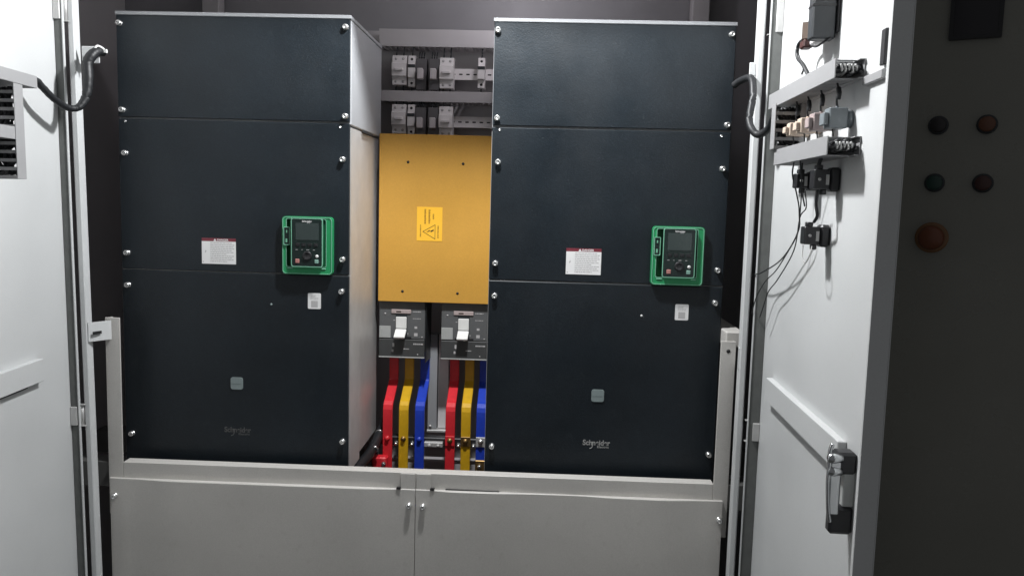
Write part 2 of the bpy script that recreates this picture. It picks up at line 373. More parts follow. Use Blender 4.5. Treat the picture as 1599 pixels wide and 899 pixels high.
# ------------------------------------------------------------------ the two drives
def drive(X, label, dim):
    dx = .006 if dim else -.006          # the left unit's fittings sit a touch further right
    d = thing('motor_drive', label, 'motor drive', (X, 0, .935), 'motor drives mounted side by side in the cabinet')
    z = lambda v: v-.935
    Wd = .440
    # casing
    body = MB().box(.003, Wd-.003, .004, .093, 0, z(1.600)); body.box(.006, Wd-.006, .0935, .29, .004, z(1.600), .002)
    part('chassis', body, 'galv', d)
    for q in (0, Wd-.0028): part('side_sheet', MB().box(q, q+.0028, .0045, .092, .0, z(1.598)), 'galv', d)
    hd = MB().box(0, Wd, .0042, .285, z(1.603), z(1.7935), .0015)
    hd.box(-.001, Wd+.001, -.004, .288, z(1.794), z(1.801), .001)
    part('hood', hd, 'hood', d)
    ser = MB()
    for k in range(9): ser.box(Wd-.0005, Wd+.001, .10+.012*k, .107+.012*k, z(1.5985), z(1.6025))
    part('hood_rim', ser, 'charcoal', d)
    part('top_cover', MB().box(.0012, Wd-.0012, -.0032, .0040, z(1.6085), z(1.7935), .0008), 'slate', d)
    part('middle_cover', MB().box(.001, Wd-.001, -.0030, .0038, z(1.3225), z(1.6045), .0011), 'slate', d)
    part('lower_cover', MB().box(.001, Wd-.001, -.0030, .0038, z(.938), z(1.3205), .0013), 'slate', d)
    s0 = None
    for x, zz in ((.0045, 1.779), (.431, 1.779), (.0065, 1.621), (.431, 1.618), (.010, 1.541), (.4265, 1.5385), (.0095, 1.353), (.427, 1.3515),
                  (.0095, 1.2915), (.4255, 1.2905), (.011, 1.0), (.4285, .999)):
        if s0 is None:
            s0 = again(scr, d, (0, 0, 0)); s0.location = (x+.003, -.003, z(zz))
        else: again(scr, d, (x+(.003 if x < .2 else 0), -.003, z(zz)))
    for x, zz in ((.0145, 1.6), (.4215, 1.598)):
        q = again(scr, d, (x, -.001, z(zz))); q.scale = (.45, .45, .45)
    # warning label
    lx0, lx1, lz0, lz1 = .151+dx, .2165+dx, z(1.3365), z(1.3855)
    lab = part('warning_label', MB().box(lx0, lx1, -.00345, -.00302, lz0, lz1-.0062), 'white', d)
    part('label_header', MB().box(lx0, lx1, -.0035, -.00302, lz1-.0061, lz1), 'maroon', lab)
    tx = text(MB(), 'DANGER', lx0+.0295, -.00355, lz1-.0051, .0054, bold=.0001)
    tx.prism([(lx0+.0225, lz1-.0055), (lx0+.0285, lz1-.0055), (lx0+.0255, lz1-.0008)], -.0036, -.00352)
    part('header_lettering', tx, 'white', lab)
    pt = MB().bars(lx0+.0165, lx1-.003, lz0+.003, lz1-.0075, -.00348, 11, 5, .0008, .42)
    pt.prism([(lx0+.0055, lz0+.0225), (lx0+.0085, lz0+.0275), (lx0+.0075, lz0+.0245), (lx0+.0095, lz0+.0248), (lx0+.0058, lz0+.0195), (lx0+.0068, lz0+.0225)], -.0036, -.00348)
    pt.box(lx0+.0018, lx0+.0038, -.0036, -.00348, lz0+.0028, lz0+.0048)
    part('label_print', pt, 'print_grey', lab)
    # keypad in its green surround
    bx0, bx1, bz0, bz1 = .3085+dx, .4045+dx, z(1.3222), z(1.4310)
    o_ = rrect(bx0, bx1, bz0, bz1, .007); i_ = rrect(bx0+.0075, bx1-.0115, bz0+.0135, bz1-.0035, .004)
    bez = part('keypad_surround', MB().ring(o_, i_, -.0135, -.0005), 'green', d)
    part('surround_floor', MB().prism(rrect(bx0+.004, bx1-.008, bz0+.009, bz1-.002, .004), -.0032, -.0008), 'green_deep', bez)
    oo = rrect(bx0+.0012, bx1-.0012, bz0+.0012, bz1-.0012, .0062); ii = rrect(bx0+.0024, bx1-.0024, bz0+.0024, bz1-.0024, .0055)
    part('surround_rim', MB().ring(oo, ii, -.0145, -.0134).ring(i_, rrect(bx0+.0087, bx1-.0127, bz0+.0147, bz1-.0047, .0035), -.0142, -.0125), 'mint', bez)
    part('wrist_ledge', MB().box(bx0+.010, bx0+.021, -.0150, -.0125, bz0+.0105, bz0+.0125, .0005).box(bx1-.021, bx1-.0125, -.0150, -.0125, bz0+.0105, bz0+.0122, .0005), 'mint', bez)
    part('ridge', MB().extr([(bx1-.0225, -.0032), (bx1-.0175, -.011), (bx1-.0155, -.011), (bx1-.0125, -.0032)], bz0+.0145, bz1-.005), 'green', bez)
    px0, px1, pz0, pz1 = bx0+.0035, bx0+.0155, z(1.377), z(1.411)
    part('port', MB().box(px0+.0012, px1-.0012, -.0152, -.0136, pz0+.0012, pz1-.0012), 'keypad', bez)
    part('port_frame', MB().ring(rrect(px0, px1, pz0, pz1, .0012, 2), rrect(px0+.0013, px1-.0013, pz0+.0013, pz1-.0013, .0008, 2), -.0165, -.0137)
         .box(px0+.004, px0+.007, -.0158, -.0152, pz0+.005, pz0+.012).box(px0+.005, px0+.007, -.0158, -.0152, pz0+.023, pz0+.028), 'mint', bez)
    kx0, kx1, kz0, kz1 = .3285+dx, .3870+dx, z(1.3375), z(1.4275)
    kp = part('keypad', MB().prism(rrect(kx0, kx1, kz0, kz1, .004), -.021, -.0034, .0015), 'keypad', d)
    part('keypad_rim', MB().ring(rrect(kx0-.0006, kx1+.0006, kz0-.0006, kz1+.0006, .0045), rrect(kx0+.0008, kx1-.0008, kz0+.0008, kz1-.0008, .0035), -.0212, -.0185), 'mint', kp)
    part('display', MB().box(kx0+.008, kx1-.007, -.0214, -.0208, kz0+.050, kz1-.0085, .0002), 'screen', kp)
    part('keypad_lettering', text(text(MB(), 'Schneider', kx0+.0205, -.0213, kz1-.0066, .0046, bold=.00005), 'Electric', kx0+.030, -.0213, kz1-.0085, .0020), 'white', kp)
    fk = None
    for k in range(4):
        p = MB().box(kx0+.0085+.0115*k, kx0+.0155+.0115*k, -.0222, -.0208, kz0+.0385, kz0+.0440, .0004)
        part('function_key', p, 'black', kp)
    part('wheel', MB().lathe([(.0088, -.0208), (.0088, -.0228), (.0078, -.0236), (.0052, -.0236), (.0042, -.0226), (.001, -.0226)], (kx0+.0302, 0, kz0+.0205), 'y', 24), 'black', kp)
    part('stop_key', MB().box(kx0+.0075, kx0+.0155, -.0222, -.0208, kz0+.0065, kz0+.0145, .0008), 'pink', kp)
    part('run_key', MB().box(kx0+.044, kx0+.0515, -.0222, -.0208, kz0+.0065, kz0+.0140, .0008), 'grey_green', kp)
    part('home_key', MB().lathe([(.003, -.0208), (.003, -.0222), (.001, -.0225)], (kx0+.0485, 0, kz0+.0200)), 'white_plastic', kp)
    part('keypad_print', MB().bars(kx0+.008, kx1-.008, kz0+.030, kz0+.0335, -.0212, 1, 3, .007, .25), 'print_grey', kp)
    # sticker, badge, logo, status lamp
    stk = part('sticker', MB().prism(rrect(.3565+dx*.7, .3815+dx*.7, z(1.2560), z(1.2862), .0022), -.00345, -.00302), 'white', d)
    part('sticker_print', MB().bars(.3615+dx*.7, .3765+dx*.7, z(1.2735), z(1.2830), -.00348, 4, 11, .0006, .4).box(.3628+dx*.7, .3755+dx*.7, -.0036, -.00348, z(1.2592), z(1.2715)), 'print_grey', stk)
    part('badge', MB().prism(rrect(.2058+dx*.7, .2300+dx*.7, z(1.0945), z(1.1185), .0045), -.0045, -.00302, .0006).box(.2075+dx*.7, .2283+dx*.7, -.0049, -.0046, z(1.1058), z(1.1064)), 'badge', d)
    lg = text(MB(), 'Schneider', .1925+dx*.7, -.0034, z(1.0100), .0142, bold=.0004, sx=.92)
    lg = text(lg, 'Electric', .2200+dx*.7, -.0034, z(1.0048), .0056, bold=.0001, sx=1.35)
    lg.tube([(.2105+dx*.7, -.0034, z(1.0165)), (.2115+dx*.7, -.0034, z(1.0100)), (.2100+dx*.7, -.0034, z(1.0050)), (.2060+dx*.7, -.0034, z(1.0030))], .0009, 6)
    part('logo', lg, 'logo_dim' if dim else 'logo', d)
    part('status_lamp', MB().lathe([(.0022, -.0030), (.0020, -.0042), (.0008, -.0046)], (.290, 0, z(1.2622))), 'badge' if dim else 'white_plastic', d)
    return d
drive(-.572, 'dark slate motor drive standing left of the yellow cover, bright flank showing', True)
drive(.132, 'dark slate motor drive standing right of the yellow cover, silver lettering low down', False)

# ------------------------------------------------------------------ the bay between them
# warning cover
yc = thing('barrier_plate', 'upright yellow sheet metal cover with warning sticker, above the two breakers', 'cover', (0, .25, 1.2435))
part('sheet', MB().box(-.1275, .1275, -.0012, .0012, 0, .3655, .0005).box(-.1275, .1275, .0013, .010, 0, .0016), 'yellow', yc)
for x, zz in ((-.0645, .3055), (.0555, .3045), (-.0735, .0230), (.0485, .0218)):
    part('hole', MB().lathe([(.0030, -.0016), (.0030, -.0010)], (x, 0, zz)), 'dark', yc)
for k, x in enumerate((-.100, .100)):
    part('stand_off', MB().lathe([(.006, .0013), (.006, .149)], (x, 0, .33)), 'steel', yc)
st = part('sticker', MB().box(-.0435, .0123, -.0018, -.00125, .1355, .2095), 'sticker_yellow', yc)
tri = [(-.0310, .1560), (-.0028, .1395), (-.0028, .1720)]
cx = sum(p[0] for p in tri)/3; cz = sum(p[1] for p in tri)/3
tin = [(cx+(x-cx)*.90, cz+(zz-cz)*.90) for x, zz in tri]
pm = MB().ring(tri, tin, -.0021, -.0018)
pm.prism([(-.0060, .1585), (-.0130, .1545), (-.0125, .1575), (-.0225, .1545), (-.0150, .1600), (-.0155, .1568), (-.0068, .1610)], -.0021, -.0018)
part('sticker_symbol', pm, 'ink', st)
ln = MB()
for xx, z0, z1, w, sd in ((-.0250, .1725, .2050, .0042, 1), (-.0160, .1735, .2035, .0042, 2), (-.0070, .1830, .1945, .0036, 3), (-.0350, .1440, .1705, .0030, 4), (.0035, .1420, .1690, .0028, 5)):
    rnd = random.Random(sd); zz = z1
    while zz > z0:
        h = rnd.uniform(.0012, .0026); ln.box(xx-w/2, xx+w/2*rnd.uniform(.5, 1), -.0020, -.0018, max(z0, zz-h), zz); zz -= h+.0008
part('sticker_print', ln, 'ink_soft', st)

# moulded-case breakers
def mccb(xc, label):
    b = thing('circuit_breaker', label, 'circuit breaker', (xc, .265, 1.116), 'moulded case breakers under the yellow cover')
    w = .0525
    part('body', MB().box(-w, w, 0, .075, .012, .165, .002), 'mccb', b)
    part('front_cover', MB().box(-w+.001, w-.001, -.004, -.0002, .042, .155, .0012), 'mccb', b)
    part('lower_shroud', MB().box(-w+.001, w-.001, -.006, -.0002, .0, .0412, .001), 'mccb_dark', b)
    part('edge_strip', MB().box(-w+.001, w-.001, -.0075, -.0062, -.0005, .0022, .0004), 'tag_grey', b)
    part('slot_frame', MB().box(-.024, .020, -.0068, -.0042, .0995, .1085, .0008), 'pinkish', b)
    part('slot_mark', MB().box(-.013, -.002, -.0072, -.0069, .1025, .1050), 'ink', b)
    part('recess', MB().box(-.0145, .0115, -.0046, -.0042, .046, .0990), 'charcoal', b)
    part('toggle_base', MB().box(-.0135, .0105, -.0085, -.0047, .066, .092, .001), 'white_plastic', b)
    tg = bmesh.new()
    vs = [tg.verts.new(p) for p in ((-.0135, -.0085, .0655), (.0105, -.0085, .0655), (.0105, -.0047, .060), (-.0135, -.0047, .060),
                                    (-.0145, -.030, .0500), (.0095, -.030, .0500), (.0095, -.027, .0455), (-.0145, -.027, .0455))]
    for f in ((0, 1, 5, 4), (1, 2, 6, 5), (2, 3, 7, 6), (3, 0, 4, 7), (4, 5, 6, 7), (0, 3, 2, 1)): tg.faces.new([vs[i] for i in f])
    bmesh.ops.recalc_face_normals(tg, faces=tg.faces); bmesh.ops.bevel(tg, geom=list(tg.edges), offset=.0008, segments=2, affect='EDGES')
    t = MB(); t._take(tg); part('toggle', t, 'white_plastic', b)
    part('toggle_slot', MB().box(-.021, .021, -.0052, -.0043, .043, .0475), 'black', b)
    part('rating_tag', MB().box(-w+.0015, -w+.0270, -.0052, -.0042, .044, .0705, .0004), 'tag_grey', b)
    pr_ = MB().bars(.024, .042, .100, .108, -.0042, 1, 2, .001, .25).bars(.024, .042, .085, .092, -.0042, 1, 3, .001, .2).bars(.026, .048, .029, .034, -.0062, 1, 8, .0008, .6)
    pr_.box(.028, .034, -.0044, -.0041, .066, .071).box(.027, .035, -.0044, -.0041, .049, .056)
    pr_.box(-.0205, -.0165, -.0064, -.0061, .024, .0325).box(-.0225, -.0185, -.0064, -.0061, .0125, .018).bars(.004, .022, .018, .022, -.0062, 1, 9, .0006, .5)
    pr_.lathe([(.0022, -.0046), (.0020, -.0041)], (-.038, 0, .098), 'y', 10).lathe([(.0016, -.0046), (.0015, -.0041)], (.045, 0, .047), 'y', 10)
    pr_.lathe([(.0016, -.0066), (.0015, -.0061)], (.036, 0, .008), 'y', 10).box(-.0195, -.0155, -.0046, -.0041, .083, .0845).box(.0125, .014, -.0046, -.0041, .052, .056)
    part('front_print', pr_, 'print_grey', b)
    return b
bA = mccb(-.0755, 'grey circuit breaker with white toggle beside the left drive')
part('barrier', MB().extr([(.0530, -.006), (.0545, -.009), (.0570, .06), (.0550, .06)], -.010, .156), 'charcoal', bA)
mccb(.0640, 'grey circuit breaker with white toggle tucked against the right drive')

# busbars
def busbar(xc, m, label, foot=None, lz=.78):
    pth = [(.318, 1.160), (.318, 1.058)]
    for k in range(1, 6):
        a = k/6; pth.append((.318-.014*a*a, 1.058-.014*a))
    pth += [(.264, 1.0185), (.256, 1.0150), (.2485, 1.0085), (.2455, 1.000), (.2450, .990), (.245, lz)]
    o = thing('busbar', label, 'busbar', (xc, 0, 0), 'sleeved busbars below the breakers')
    w = .0107
    part('bar', MB().ribbon(pth, -w, w, .0065), m, o)
    return o
def bolt(o, m, zc=.935, plate=None):
    if plate: part('clamp', MB().box(-.0105, .0105, .2385, .2412, zc-.012, zc+.010, .0005), plate, o)
    y = .2385 if plate else .2413
    part('bolt', MB().lathe([(.0062, y), (.0062, y-.001), (.0046, y-.0012), (.0046, y-.0055), (.0025, y-.0062)], (0, 0, zc), 'y', 6), m, o)
B = [(-.1025, 'red', 'red sleeved busbar on the far left, next to the left drive'), (-.0665, 'bar_yellow', 'yellow sleeved busbar under the left breaker, between red and blue'),
     (-.0305, 'blue', 'blue sleeved busbar under the left breaker, beside grey upright strip'), (.0385, 'red', 'red sleeved busbar under the right breaker with brass bolt'),
     (.0735, 'bar_yellow', 'yellow sleeved busbar under the right breaker with brass clamp'), (.1075, 'blue', 'blue sleeved busbar partly hidden by the right drive')]
bb = [busbar(x, m, l) for x, m, l in B]
bolt(bb[0], 'red'); bolt(bb[1], 'brass'); bolt(bb[2], 'blue'); bolt(bb[3], 'brass', plate='red'); bolt(bb[4], 'brass', plate='brass'); bolt(bb[5], 'steel', plate='galv')
part('lug', MB().box(-.030, .004, .215, .2395, .868, .8985, .003), 'red', bb[0])
part('lug_bolt', MB().lathe([(.005, .214), (.005, .208), (.003, .206)], (-.002, 0, .886), 'y', 6).tube([(-.006, .208, .878), (.001, .204, .890)], .002, 6), 'steel', bb[0])
part('joint_plate', MB().box(-.011, .011, .2355, .2412, .862, .893, .001), 'brass', bb[5])
part('lug_bolt', MB().lathe([(.005, .2352), (.005, .229), (.003, .227)], (-.001, 0, .880), 'y', 6), 'steel', bb[5])
sup = thing('busbar_support', 'dark insulating bar carrying the busbars, bright bolts along it', 'support', (0, .27, .925))
part('bar', MB().box(-.125, .131, -.012, .010, -.010, .010, .002), 'black', sup)
nb = MB()
for x in (-.084, -.048, .057, .091): nb.tube([(x, -.026, -.004), (x, -.012, -.004)], .0035, 8).box(x-.004, x+.004, -.016, -.0122, -.008, 0)
part('nuts', nb, 'steel', sup)
part('end_bracket', MB().box(-.020, .022, -.0255, -.0125, -.008, .003, .001).lathe([(.005, -.0260), (.004, -.0305)], (-.008, 0, -.004)).lathe([(.004, -.0260), (.003, -.030)], (.012, 0, -.004)), 'galv', sup)
stp = thing('support_channel', 'pale grey upright channel with a dark seam between blue and red busbars', 'channel', (0, .325, 0))
part('channel_web', MB().box(-.0235, -.0025, -.004, .030, .938, 1.16, .001), 'hood', stp)
part('channel_flange', MB().box(-.0005, .0235, .004, .030, .938, 1.16, .001), 'device', stp)
part('channel_foot', MB().box(-.024, .024, -.012, .02, .931, .937, .001).lathe([(.004, -.0125), (.004, -.010)], (-.016, 0, .945)), 'galv', stp)
# small bolts at the foot of the left drive's flank
for (y, zz), lab in (((.258, .9475), 'small bright hook bolt at the rear foot of the left drive'), ((.205, .926), 'small bright bolt head lower on the bracket by the left drive')):
    t = tag(part('bolt', MB().tube([(-.1325, y, zz-.006), (-.126, y-.004, zz), (-.120, y-.006, zz+.001), (-.116, y-.004, zz-.006)], .0028, 8), 'steel'), lab, 'bolt')
ar = part('cable', MB().tube([(-.150, .02, .885), (-.143, .10, .905), (-.130, .19, .917), (-.122, .27, .944), (-.120, .33, .96)], .011, 10), 'rubber')
tag(ar, 'thick dark cable slanting up beneath the flank of the left drive', 'cable')

# ------------------------------------------------------------------ control gear on the mounting plate
def rail(z, label):
    o = thing('din_rail', label, 'mounting rail', (0, .372, z), 'mounting rails on the back plate')
    r = MB().box(-.125, .128, 0, .0015, -.0125, .0125, .0003).box(-.125, .128, .0016, .0275, -.0065, .0065)
    part('strip', r, 'device', o)
    s = None
    for k in range(13):
        x = .034+.0165*(k-6)
        if s is None: s = part('slot', MB().prism(rrect(-.0042, .0042, -.0015, .0015, .0014, 3), -.0004, .0002), 'dark', o); s.location = (x, 0, 0)
        else: again(s, o, (x, 0, 0))
RZ = {1: 1.7565, 2: 1.6490}
rail(RZ[1], 'pale slotted rail of the upper row, bare at its right part')
rail(RZ[2], 'pale slotted rail of the lower row, five slots showing at right')
def mcb(x0, x1, z0, z1, label, name='miniature_breaker', cat='small breaker', poles=2, split=False):
    xc = (x0+x1)/2; h = z1-z0; w = (x1-x0)/2
    o = thing(name, label, cat, (xc, .34, z0), 'devices clipped to the two rails')
    pf = [(.0315, 0), (.008, 0), (.004, h*.02), (.004, h*.27), (-.004, h*.30), (-.004, h*.72), (.004, h*.75), (.004, h*.98), (.008, h), (.0315, h)]
    t = bmesh.new(); a = [t.verts.new((-w+.0003, y, z)) for y, z in pf]; b = [t.verts.new((w-.0003, y, z)) for y, z in pf]
    t.faces.new(a); t.faces.new(b[::-1]); n = len(pf)
    for i in range(n): t.faces.new((a[i], b[i], b[(i+1) % n], a[(i+1) % n]))
    bmesh.ops.recalc_face_normals(t, faces=t.faces); m = MB(); m._take(t); part('body', m, 'device', o)
    sc = MB(); pw = 2*w/poles
    for k in range(poles):
        px = -w+pw*(k+.5)
        for zz in (h*.12, h*.88): sc.lathe([(.0030, .0036), (.0030, .0043)], (px, 0, zz), 'y', 10)
    part('terminal_screw', sc, 'dark' if split else 'print_grey', o)
    if split: part('waist', MB().box(-w, w, -.0046, .004, h*.60, h*.70), 'charcoal', o)
    else: part('lever', MB().box(-w*.6, w*.6, -.010, -.0041, h*.46, h*.56, .001), 'device', o)
    for k in range(poles):
        px = -w+pw*(k+.5); part('lead', MB().tube([(px, .012, h-.002), (px+.001, .010, h+.010), (px, .022, h+.024)], .0016, 6, 3), 'charcoal', o)
        part('lead', MB().tube([(px, .012, .002), (px-.001, .012, -.008), (px, .02, -.014)], .0016, 6, 3), 'charcoal', o)
def relay(x0, x1, z0, z1, label):
    xc = (x0+x1)/2; h = z1-z0; w = (x1-x0)/2
    o = thing('relay', label, 'relay', (xc, .34, z0-.018), 'plug in relays on the two rails')
    part('socket', MB().box(-w-.003, w+.003, .006, .0315, -.002, h+.036, .001), 'socket', o)
    part('cap', MB().box(-w*.75, w*.75, -.014, .0055, .020, h+.012, .0015), 'relay', o)
    for px in (-w*.6, 0, w*.6):
        part('lead', MB().tube([(px, .012, h+.035), (px+.001, .008, h+.042), (px, .022, h+.052)], .0016, 6, 3), 'charcoal', o)
        part('lead', MB().tube([(px, .012, 0), (px, .012, -.008), (px, .02, -.014)], .0016, 6, 3), 'charcoal', o)
for r, nm in ((1, 'upper'), (2, 'lower')):
    o = 0 if r == 1 else -.1085
    mcb(-.119, -.086, 1.726+o, 1.792+o, 'wide pale breaker at the left end of the %s rail' % nm)
    mcb(-.0825, -.0665, 1.722+o, 1.792+o, 'narrow pale fuse holder, second from left on the %s rail' % nm, 'fuse_holder', 'fuse holder', 1, True)
    relay(-.0625, -.0445, 1.736+o, 1.768+o, 'small square relay beside the narrow fuse holder on the %s rail' % nm)
    relay(-.0335, -.0155, 1.736+o, 1.768+o, 'small square relay beside the middle wide breaker on the %s rail' % nm)
    mcb(-.011, .0205, 1.720+o, 1.789+o, 'wide pale breaker in the middle of the %s rail' % nm)
mcb(.0755, .0915, 1.722, 1.790, 'narrow pale fuse holder alone at the right end of the upper rail', 'fuse_holder', 'fuse holder', 1, True)
def plate_duct(z0, z1, label, teeth):
    o = thing('wiring_duct', label, 'wiring duct', (0, .345, z0), 'wiring ducts on the back plate')
    h = z1-z0
    part('cover', MB().box(-.150, .150, 0, .0015, 0, h, .0004), 'inner', o)
    part('base', MB().box(-.150, .150, .053, .0548, 0, h), 'inner', o)
    t = None
    for k in range(teeth):
        m = -.147+.294*k/(teeth-1)
        for zz in (-.0002, h-.0013):
            if t is None: t = part('finger', MB().box(-.0035, .0035, .0018, .0528, 0, .0014), 'inner', o); t.location = (m, 0, zz)
            else: again(t, o, (m, 0, zz))
plate_duct(1.812, 1.850, 'grey slotted duct above the upper row of devices', 24)
plate_duct(1.690, 1.714, 'grey slotted duct between the two rows of devices', 24)

# ------------------------------------------------------------------ ducts and gear on the doors
def duct(mw, sg, axis, a0, a1, b0, b1, dep, label, open_end=True, group=None):
    """slotted duct on a door: axis 's' lies along the door, 'z' stands up; a = run, b = height of section"""
    o = thing('wiring_duct', label, 'wiring duct', mw, group)
    def Bx(mb, p0, p1, t0, t1, q0, q1, bev=0.):
        y0, y1 = min(sg*t0, sg*t1), max(sg*t0, sg*t1)
        return mb.box(p0, p1, y0, y1, q0, q1, bev) if axis == 's' else mb.box(q0, q1, y0, y1, p0, p1, bev)
    part('cover', Bx(MB(), a0, a1, dep-.0015, dep, b0, b1, .0004), 'duct', o)
    part('base', Bx(MB(), a0, a1, .0004, .002, b0, b1), 'duct', o)
    n = int((a1-a0)/.0125)
    part('side', Bx(Bx(MB(), a0, a1, .0021, .008, b0, b0+.0012), a0, a1, .0021, .008, b1-.0012, b1), 'duct', o)
    wr = MB(); rnd = random.Random(int(a0*1e4))
    for k in range(14):
        P = []
        for j in range(6):
            p = a0+.006+(a1-a0-.012)*j/5; q = b0+.005+(b1-b0-.010)*rnd.random(); t = .006+(dep-.014)*rnd.random()
            P.append((p, sg*t, q) if axis == 's' else (q, sg*t, p))
        wr.tube(P, .0032, 6, 4)
    part('wires', wr, 'rubber', o)
    for q0, q1 in ((b0, b0+.0012), (b1-.0012, b1)):
        f0 = None
        for k in range(n):
            p = a0+.0125*k
            if f0 is None: f0 = part('finger', Bx(MB(), a0, a0+.0048, .0082, dep-.0017, q0, q1), 'duct', o)
            else: again(f0, o, (.0125*k, 0, 0) if axis == 's' else (0, 0, .0125*k))
    return o
G = 'wiring ducts fixed to the open doors'
duct(MR, -1, 's', .090, .418, 1.6240, 1.6470, .036, 'upper grey duct running across the open right door, wires in its end', group=G)
duct(MR, -1, 's', .162, .420, 1.5330, 1.5560, .040, 'lower grey duct on the right door, above black contact blocks', group=G)
duct(MR, -1, 'z', 1.557, 1.6235, .1525, .1765, .045, 'short upright duct joining two level ducts on the right door', group=G)
duct(ML, 1, 's', .162, .420, 1.6310, 1.6495, .050, 'grey duct running level above the upright duct on the left door', group=G)
duct(ML, 1, 'z', 1.490, 1.6305, .204, .228, .050, 'upright slotted duct hanging on the left door', group=G)
duct(ML, 1, 's', .2295, .420, 1.548, 1.5665, .050, 'short grey middle duct meeting the upright duct, cut by the left frame edge', group=G)
# wires packed in the open ends of the right door's ducts
def bundle(z, s0, name_label, n, wt):
    o = thing('wire_bundle', name_label, 'wires', MR)
    rnd = random.Random(n)
    dk = MB(); wh = MB()
    for k in range(n):
        t = .006+.026*(k/(n-1)); zz = z+rnd.uniform(-.004, .005)
        dk.tube([(s0-.06, -t, zz), (s0-.008, -t, zz), (s0+rnd.uniform(.0, .003), -t, zz-.002)], .0022, 6, 3)
    for k in range(wt):
        t = .010+.017*(k/(wt-1)); wh.tube([(s0-.03, -t, z-.004), (s0+.002, -t-.001, z+rnd.uniform(-.006, -.002)), (s0+.004, -t-.003, z+.004)], .0014, 6, 3)
    part('dark_wires', dk, 'rubber', o); part('pale_wires', wh, 'white_wire', o)
bundle(1.636, .416, 'bundle of wire ends in the open end of the upper duct', 14, 5)
bundle(1.545, .418, 'bundle of wire ends in the open end of the lower duct', 14, 5)
# signal-lamp bodies between the ducts
for s, hw, z0, z1, m, nm in ((.195, .009, 1.574, 1.593, 'beige', 'beige lamp body nearest the upright duct on the right door'), (.252, .010, 1.573, 1.594, 'beige', 'beige lamp body, second from the upright duct'),
                         (.312, .011, 1.571, 1.594, 'rose', 'rose grey lamp body, third from the upright duct'), (.378, .012, 1.568, 1.593, 'steelblue', 'grey blue lamp body nearest the free edge of the right door')):
    o = thing('lamp_body', nm, 'signal lamp', MR @ Matrix.Translation((s, 0, 0)), 'signal lamp bodies on the right door')
    part('holder', MB().box(-hw, hw, -.030, -.008, z0, z1, .0012), m, o)
    part('collar', MB().lathe([(.011, -.0002), (.011, -.006), (.008, -.0079)], (0, 0, (z0+z1)/2), 'y', 18), m, o)
    part('terminal', MB().box(-hw*.8, hw*.8, -.036, -.0302, z0+.004, z1-.006, .0008).lathe([(.002, z1), (.002, z1+.003)], (0, -.018, 0), 'z', 8), m, o)
    part('lead', MB().tube([(0, -.018, z1), (.002, -.020, z1+.012), (-.001, -.018, z1+.024), (0, -.020, 1.6245)], .0013, 6), 'rubber', o)
    part('lead', MB().tube([(0, -.022, z0), (-.003, -.020, z0-.008), (0, -.022, 1.5565)], .0010, 6), 'rubber', o)
    part('lead_boot', MB().tube([(.002, -.018, 1.604), (.004, -.018, 1.611), (.0, -.018, 1.618)], .003, 6), 'rubber', o)
# black contact blocks
for s, t0, t1, z0, z1, nm in ((.262, .008, .034, 1.497, 1.517, 'black contact block hanging under the lower duct, nearer the hinge'), (.345, .004, .034, 1.494, 1.519, 'black contact block under the lower duct, nearer the free edge'),
                            (.318, .004, .034, 1.4215, 1.445, 'lowest black contact block, alone on the right door')):
    o = thing('contact_block', nm, 'contact block', MR @ Matrix.Translation((s, 0, 0)), 'black contact blocks on the right door')
    part('body', MB().box(-.010, .010, -t1, -t0-.010, z0, z1, .0012), 'black', o)
    part('collar', MB().box(-.011, .0105, -t0-.0095, -.0004, z0-.003, z1+.003, .003), 'black', o)
    part('screw', MB().lathe([(.0022, .0098), (.0022, .0112)], (0, -(t1-.007), (z0+z1)/2), 'x', 8).box(.0101, .0108, -(t0+.015), -(t0+.011), (z0+z1)/2-.007, (z0+z1)/2+.006), 'white_wire', o)
    part('terminal', MB().box(-.006, .006, -(t1-.004), -(t1-.012), z1, z1+.006, .001).box(-.006, .006, -(t0+.018), -(t0+.012), z0-.007, z0, .001), 'black', o)
def wire(pts, r, label, m='rubber'):
    o = part('wire', MB().tube([(s, -t, z) for s, t, z in pts], r, 6), m); o.matrix_world = MR; return tag(o, label, 'wire')
wire([(.262, .036, 1.5329), (.258, .036, 1.515), (.262, .030, 1.49), (.263, .025, 1.465), (.260, .025, 1.433), (.182, .025, 1.392), (.06, .025, 1.362), (-.010, .022, 1.352), (-.092, .012, 1.332)], .0011, 'topmost of three thin wires, reaching furthest left past the post')
wire([(.300, .038, 1.5329), (.285, .03, 1.50), (.268, .025, 1.46), (.242, .02, 1.433), (.146, .02, 1.377), (.069, .02, 1.348), (.03, .024, 1.318), (.0, .024, 1.285)], .0009, 'middle of three thin wires sweeping down to the hinge of the right door')
wire([(.322, .035, 1.492), (.285, .022, 1.47), (.250, .02, 1.456), (.230, .02, 1.409), (.150, .02, 1.360), (.094, .02, 1.334), (.065, .02, 1.305), (.045, .02, 1.285)], .0009, 'lowest hanging of three thin wires on the right door')
wire([(.345, .026, 1.4935), (.343, .026, 1.475), (.345, .024, 1.46), (.326, .022, 1.4515)], .0022, 'short black jumper between upper and lowest contact blocks')
wire([(.310, .030, 1.4195), (.318, .032, 1.403), (.332, .031, 1.398), (.338, .028, 1.410), (.330, .024, 1.4195)], .0008, 'thin grey loop of wire under the lowest contact block', 'white_wire')
wire([(.352, .026, 1.5329), (.349, .027, 1.527), (.347, .026, 1.5195)], .0026, 'short black wire from lower duct into the right contact block')
wire([(.245, .020, 1.5329), (.240, .018, 1.50), (.242, .012, 1.472)], .0012, 'short black wire end dangling beside the left contact block')
